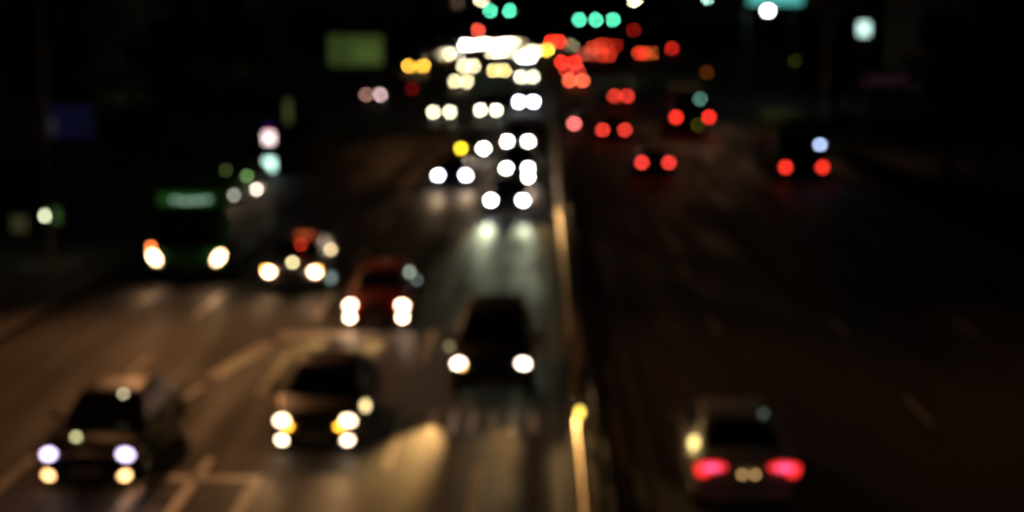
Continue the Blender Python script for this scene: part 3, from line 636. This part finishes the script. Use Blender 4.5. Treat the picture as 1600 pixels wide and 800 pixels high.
# canopy with teal lit edge and a floodlight
q = atY(1212, -4, 170); cw = 6.0
t = empty('forecourt_canopy', (q.x, 174, .13), label='flat canopy with a teal lit edge at the top right', cat='canopy')
part('roof', None, lambda bm: box(bm, (0, 0, 0), (cw, 8, .6), .05), concrete, t, (0, 0, q.z + .3))
part('fascia', None, lambda bm: box(bm, (0, 0, 0), (cw - .7, .08, 1.7), .03), emis((.12, .62, .58), .9), t, (0, -4.06, q.z + .05))
for x in (-2.4, 2.4): part('column', None, lambda bm: box(bm, (0, 0, q.z / 2), (.4, .4, q.z), .04), concrete, t, (x, 0, 0))
q = atY(1200, 17, 165)
t = empty('floodlight', (q.x, 165, .13), label='dazzling white floodlight hanging in front of the teal canopy', cat='floodlight')
part('pole', None, lambda bm: tube(bm, (0, .25, 0), (0, .25, q.z + .1), .1, .07), galv, t)
part('lamp', None, lambda bm: ellipsoid(bm, (.35, .12, .22)), lamp_mat((1, .98, .98), 4, math.pi * .077, 165), t, (0, 0, q.z - .13))

# ------------------------------------------------------------------ trees, hedges, buildings
leafm = mat('leaves', (.055, .085, .03), .7, noise=.45, scale=1.2)
def crown_bm(seed, R0, H0):
    def f(bm):
        rnd = random.Random(seed); cl = []
        for _ in range(26):
            a = rnd.uniform(0, 6.28); z = rnd.uniform(-.8, 1); r = math.sqrt(max(0, 1 - z * z * .8)) * rnd.uniform(.3, .95)
            cl.append((Vector((math.cos(a) * r * R0, math.sin(a) * r * R0, z * H0)), rnd.uniform(.55, 1.1)))
        for c, cr in cl:
            for _ in range(95):
                v = Vector((rnd.gauss(0, 1), rnd.gauss(0, 1), rnd.gauss(0, 1))).normalized() * cr * rnd.uniform(.5, 1.05)
                v.z *= .75; p = c + v; n = Vector((rnd.gauss(0, 1), rnd.gauss(0, 1), rnd.gauss(0, 1))).normalized()
                u = n.orthogonal().normalized(); w_ = n.cross(u); s = rnd.uniform(.10, .22)
                bm.faces.new([bm.verts.new(p + u * s * 1.5), bm.verts.new(p + w_ * s), bm.verts.new(p - u * s * 1.5), bm.verts.new(p - w_ * s)])
    return f
def trunk_bm(seed, h, R0):
    def f(bm):
        rnd = random.Random(seed); tube(bm, (0, 0, -.1), (.1, .05, h * .55), .22, .16); tube(bm, (.1, .05, h * .55), (0, 0, h * 1.15), .16, .07)
        for k in range(6):
            a = k * 1.05 + rnd.uniform(-.3, .3); z = h * rnd.uniform(.5, .8)
            tube(bm, (.08, .04, z), (math.cos(a) * R0 * .7, math.sin(a) * R0 * .7, z + h * .4), .08, .025, 6)
    return f
def tree(x, y, v, label, sc=1.0, group='street trees'):
    R0, H0, h = ((2.4, 2.2, 4.6), (2.0, 2.8, 5.2), (2.8, 2.0, 4.2))[v]
    t = empty('street_tree', (x, y, .13), random.uniform(0, 6.2), label=label, cat='tree', group=group); t.scale = (sc,) * 3
    part('trunk', 'trunk%d' % v, trunk_bm(v, h, R0), bark, t); part('crown', 'crown%d' % v, crown_bm(v + 3, R0, H0), leafm, t, (0, 0, h + H0 * .55))
TREES = [(-21.5, 58, 0, 'street tree with the blue sign in front of it'), (-22.5, 76, 1, 'street tree on the left pavement between the blue sign and the pylon sign'),
    (-21, 96, 2, 'street tree just beyond the pylon sign'), (-26, 118, 0, 'street tree behind the narrow olive sign'), (-26, 138, 1, 'street tree before the large olive-green sign'),
    (-29, 168, 2, 'street tree just beyond the large olive-green sign'), (-30, 205, 0, 'tree on the left beyond the green sign, level with the amber-lit coach'), (-33, 245, 1, 'tree on the left near the far junction'),
    (19, 62, 2, 'street tree nearest on the right pavement'), (19.5, 80, 0, 'street tree on the right level with the bus with a blue lamp'), (20.5, 118, 2, 'street tree right of the bus with the mint window'),
    (24, 150, 0, 'street tree left of the dazzling floodlight'), (27, 190, 1, 'tree on the right behind the canopy'), (30, 232, 2, 'tree on the right near the far junction'), (24.5, 92, 1, 'street tree under the mint-white box sign')]
for a in TREES: tree(*a)
NTH = ['leftmost of twelve', 'second from the left', 'third from the left', 'fourth from the left', 'fifth from the left', 'left one of the middle two', 'right one of the middle two',
       'fifth from the right', 'fourth from the right', 'third from the right', 'second from the right', 'rightmost of twelve']
for i in range(12): tree(-44 + i * 8.2 + random.uniform(-1.5, 1.5), 640 + random.uniform(-12, 12), i % 3, 'dark tree closing the far end of the road, %s' % NTH[i], 1.9, 'trees closing the far end of the road')
def hedge(bm, L, wd=1.0, h=.8, n=5200):
    rnd = random.Random(5)
    for _ in range(n):
        p = Vector((rnd.uniform(-wd / 2, wd / 2), rnd.uniform(0, L), h * math.sqrt(rnd.random()) * rnd.uniform(.8, 1.08)))
        a = Vector((rnd.gauss(0, 1), rnd.gauss(0, 1), rnd.gauss(0, 1))).normalized(); u = a.orthogonal().normalized(); w_ = a.cross(u); s = rnd.uniform(.05, .1)
        bm.faces.new([bm.verts.new(p + u * s * 1.5), bm.verts.new(p + w_ * s), bm.verts.new(p - u * s * 1.5), bm.verts.new(p - w_ * s)])
part('hedge', 'hedge', lambda bm: hedge(bm, 26), grassm, None, (17.2, 44, .13), label='low green hedge along the right kerb nearest the camera', cat='hedge')
part('hedge', 'hedge', None, grassm, None, (17.2, 74, .13), label='low hedge on the right beyond the gap in planting', cat='hedge')
part('hedge', 'hedge', None, grassm, None, (-17.2, 98, .13), label='low hedge on the left pavement beyond the pylon sign', cat='hedge')
wallp = [mat('render_grey', (.14, .135, .13), .85, noise=.12, scale=.5), mat('brick_brown', (.12, .075, .055), .85, noise=.2, scale=2), mat('render_cream', (.2, .18, .14), .85, noise=.1, scale=.6)]
dimlit = [emis((.9, .7, .35), .004), emis((.6, .8, .9), .003), emis((.3, .5, .2), .004)]
def building(x, y, wd, dp, h, wm, side, label):
    t = empty('building', (x, y, 0), label=label, cat='building', group='dark buildings beside the road')
    part('wall', None, lambda bm: box(bm, (0, 0, h / 2 - .05), (wd, dp, h + .1), .0), wm, t)
    part('roof', None, lambda bm: (box(bm, (0, 0, h + .2), (wd + .6, dp + .6, .4), .06), box(bm, (wd * .1, 0, h + 1.2), (wd * .3, dp * .3, 1.7), .05)), concrete, t)
    rnd = random.Random(int(x * 7 + y)); fx = -side * (wd / 2)
    nf = min(5, int(h // 3.4)); nc = max(3, min(6, int(dp // 5)))
    for f in range(nf):
        for c in range(nc):
            yy = -dp / 2 + (c + .5) * dp / nc; zz = 1.9 + f * 3.3
            m = rnd.choice(dimlit) if rnd.random() < .12 else pglass
            fr = part('window', 'bwf', lambda bm: [box(bm, (0, s * .95, 0), (.12, .1, 1.7), .01) for s in (-1, 1)] + [box(bm, (0, 0, s * .85), (.12, 2.0, .1), .01) for s in (-1, 1)], trim, t, (fx, yy, zz))
            part('pane', 'bwp', lambda bm: box(bm, (0, 0, 0), (.06, 1.8, 1.6), 0), m, fr)
    for c in range(2):
        fr = part('window', 'bff', lambda bm: [box(bm, (s * .95, 0, 0), (.1, .12, 1.7), .01) for s in (-1, 1)] + [box(bm, (0, 0, s * .85), (2.0, .12, .1), .01) for s in (-1, 1)], trim, t, ((c - .5) * wd * .5, -dp / 2, 5.2))
        part('pane', 'bfp', lambda bm: box(bm, (0, 0, 0), (1.8, .06, 1.6), 0), pglass, fr)
BL = [(-38, 62, 18, 26, 16, 0, -1, 'grey block behind the blue sign on the left'), (-40, 100, 18, 30, 22, 1, -1, 'brown brick block behind the pylon sign'), (-44, 145, 18, 34, 18, 2, -1, 'cream block behind the olive-green sign'),
      (-48, 205, 20, 44, 26, 0, -1, 'tall grey block on the left towards the junction'), (-52, 270, 20, 50, 20, 1, -1, 'brown brick block on the left corner of the junction'),
      (36, 70, 18, 30, 18, 1, 1, 'brown brick block on the right behind the nearest trees'), (40, 115, 18, 34, 24, 0, 1, 'tall grey block on the right behind the mint-white box sign'), (48, 170, 20, 40, 16, 2, 1, 'cream block on the right behind the canopy'),
      (50, 250, 22, 60, 24, 0, 1, 'grey block on the right corner of the junction')]
for x, y, wd, dp, h, wi, sd, lab in BL: building(x, y, wd, dp, h, wallp[wi], sd, lab)
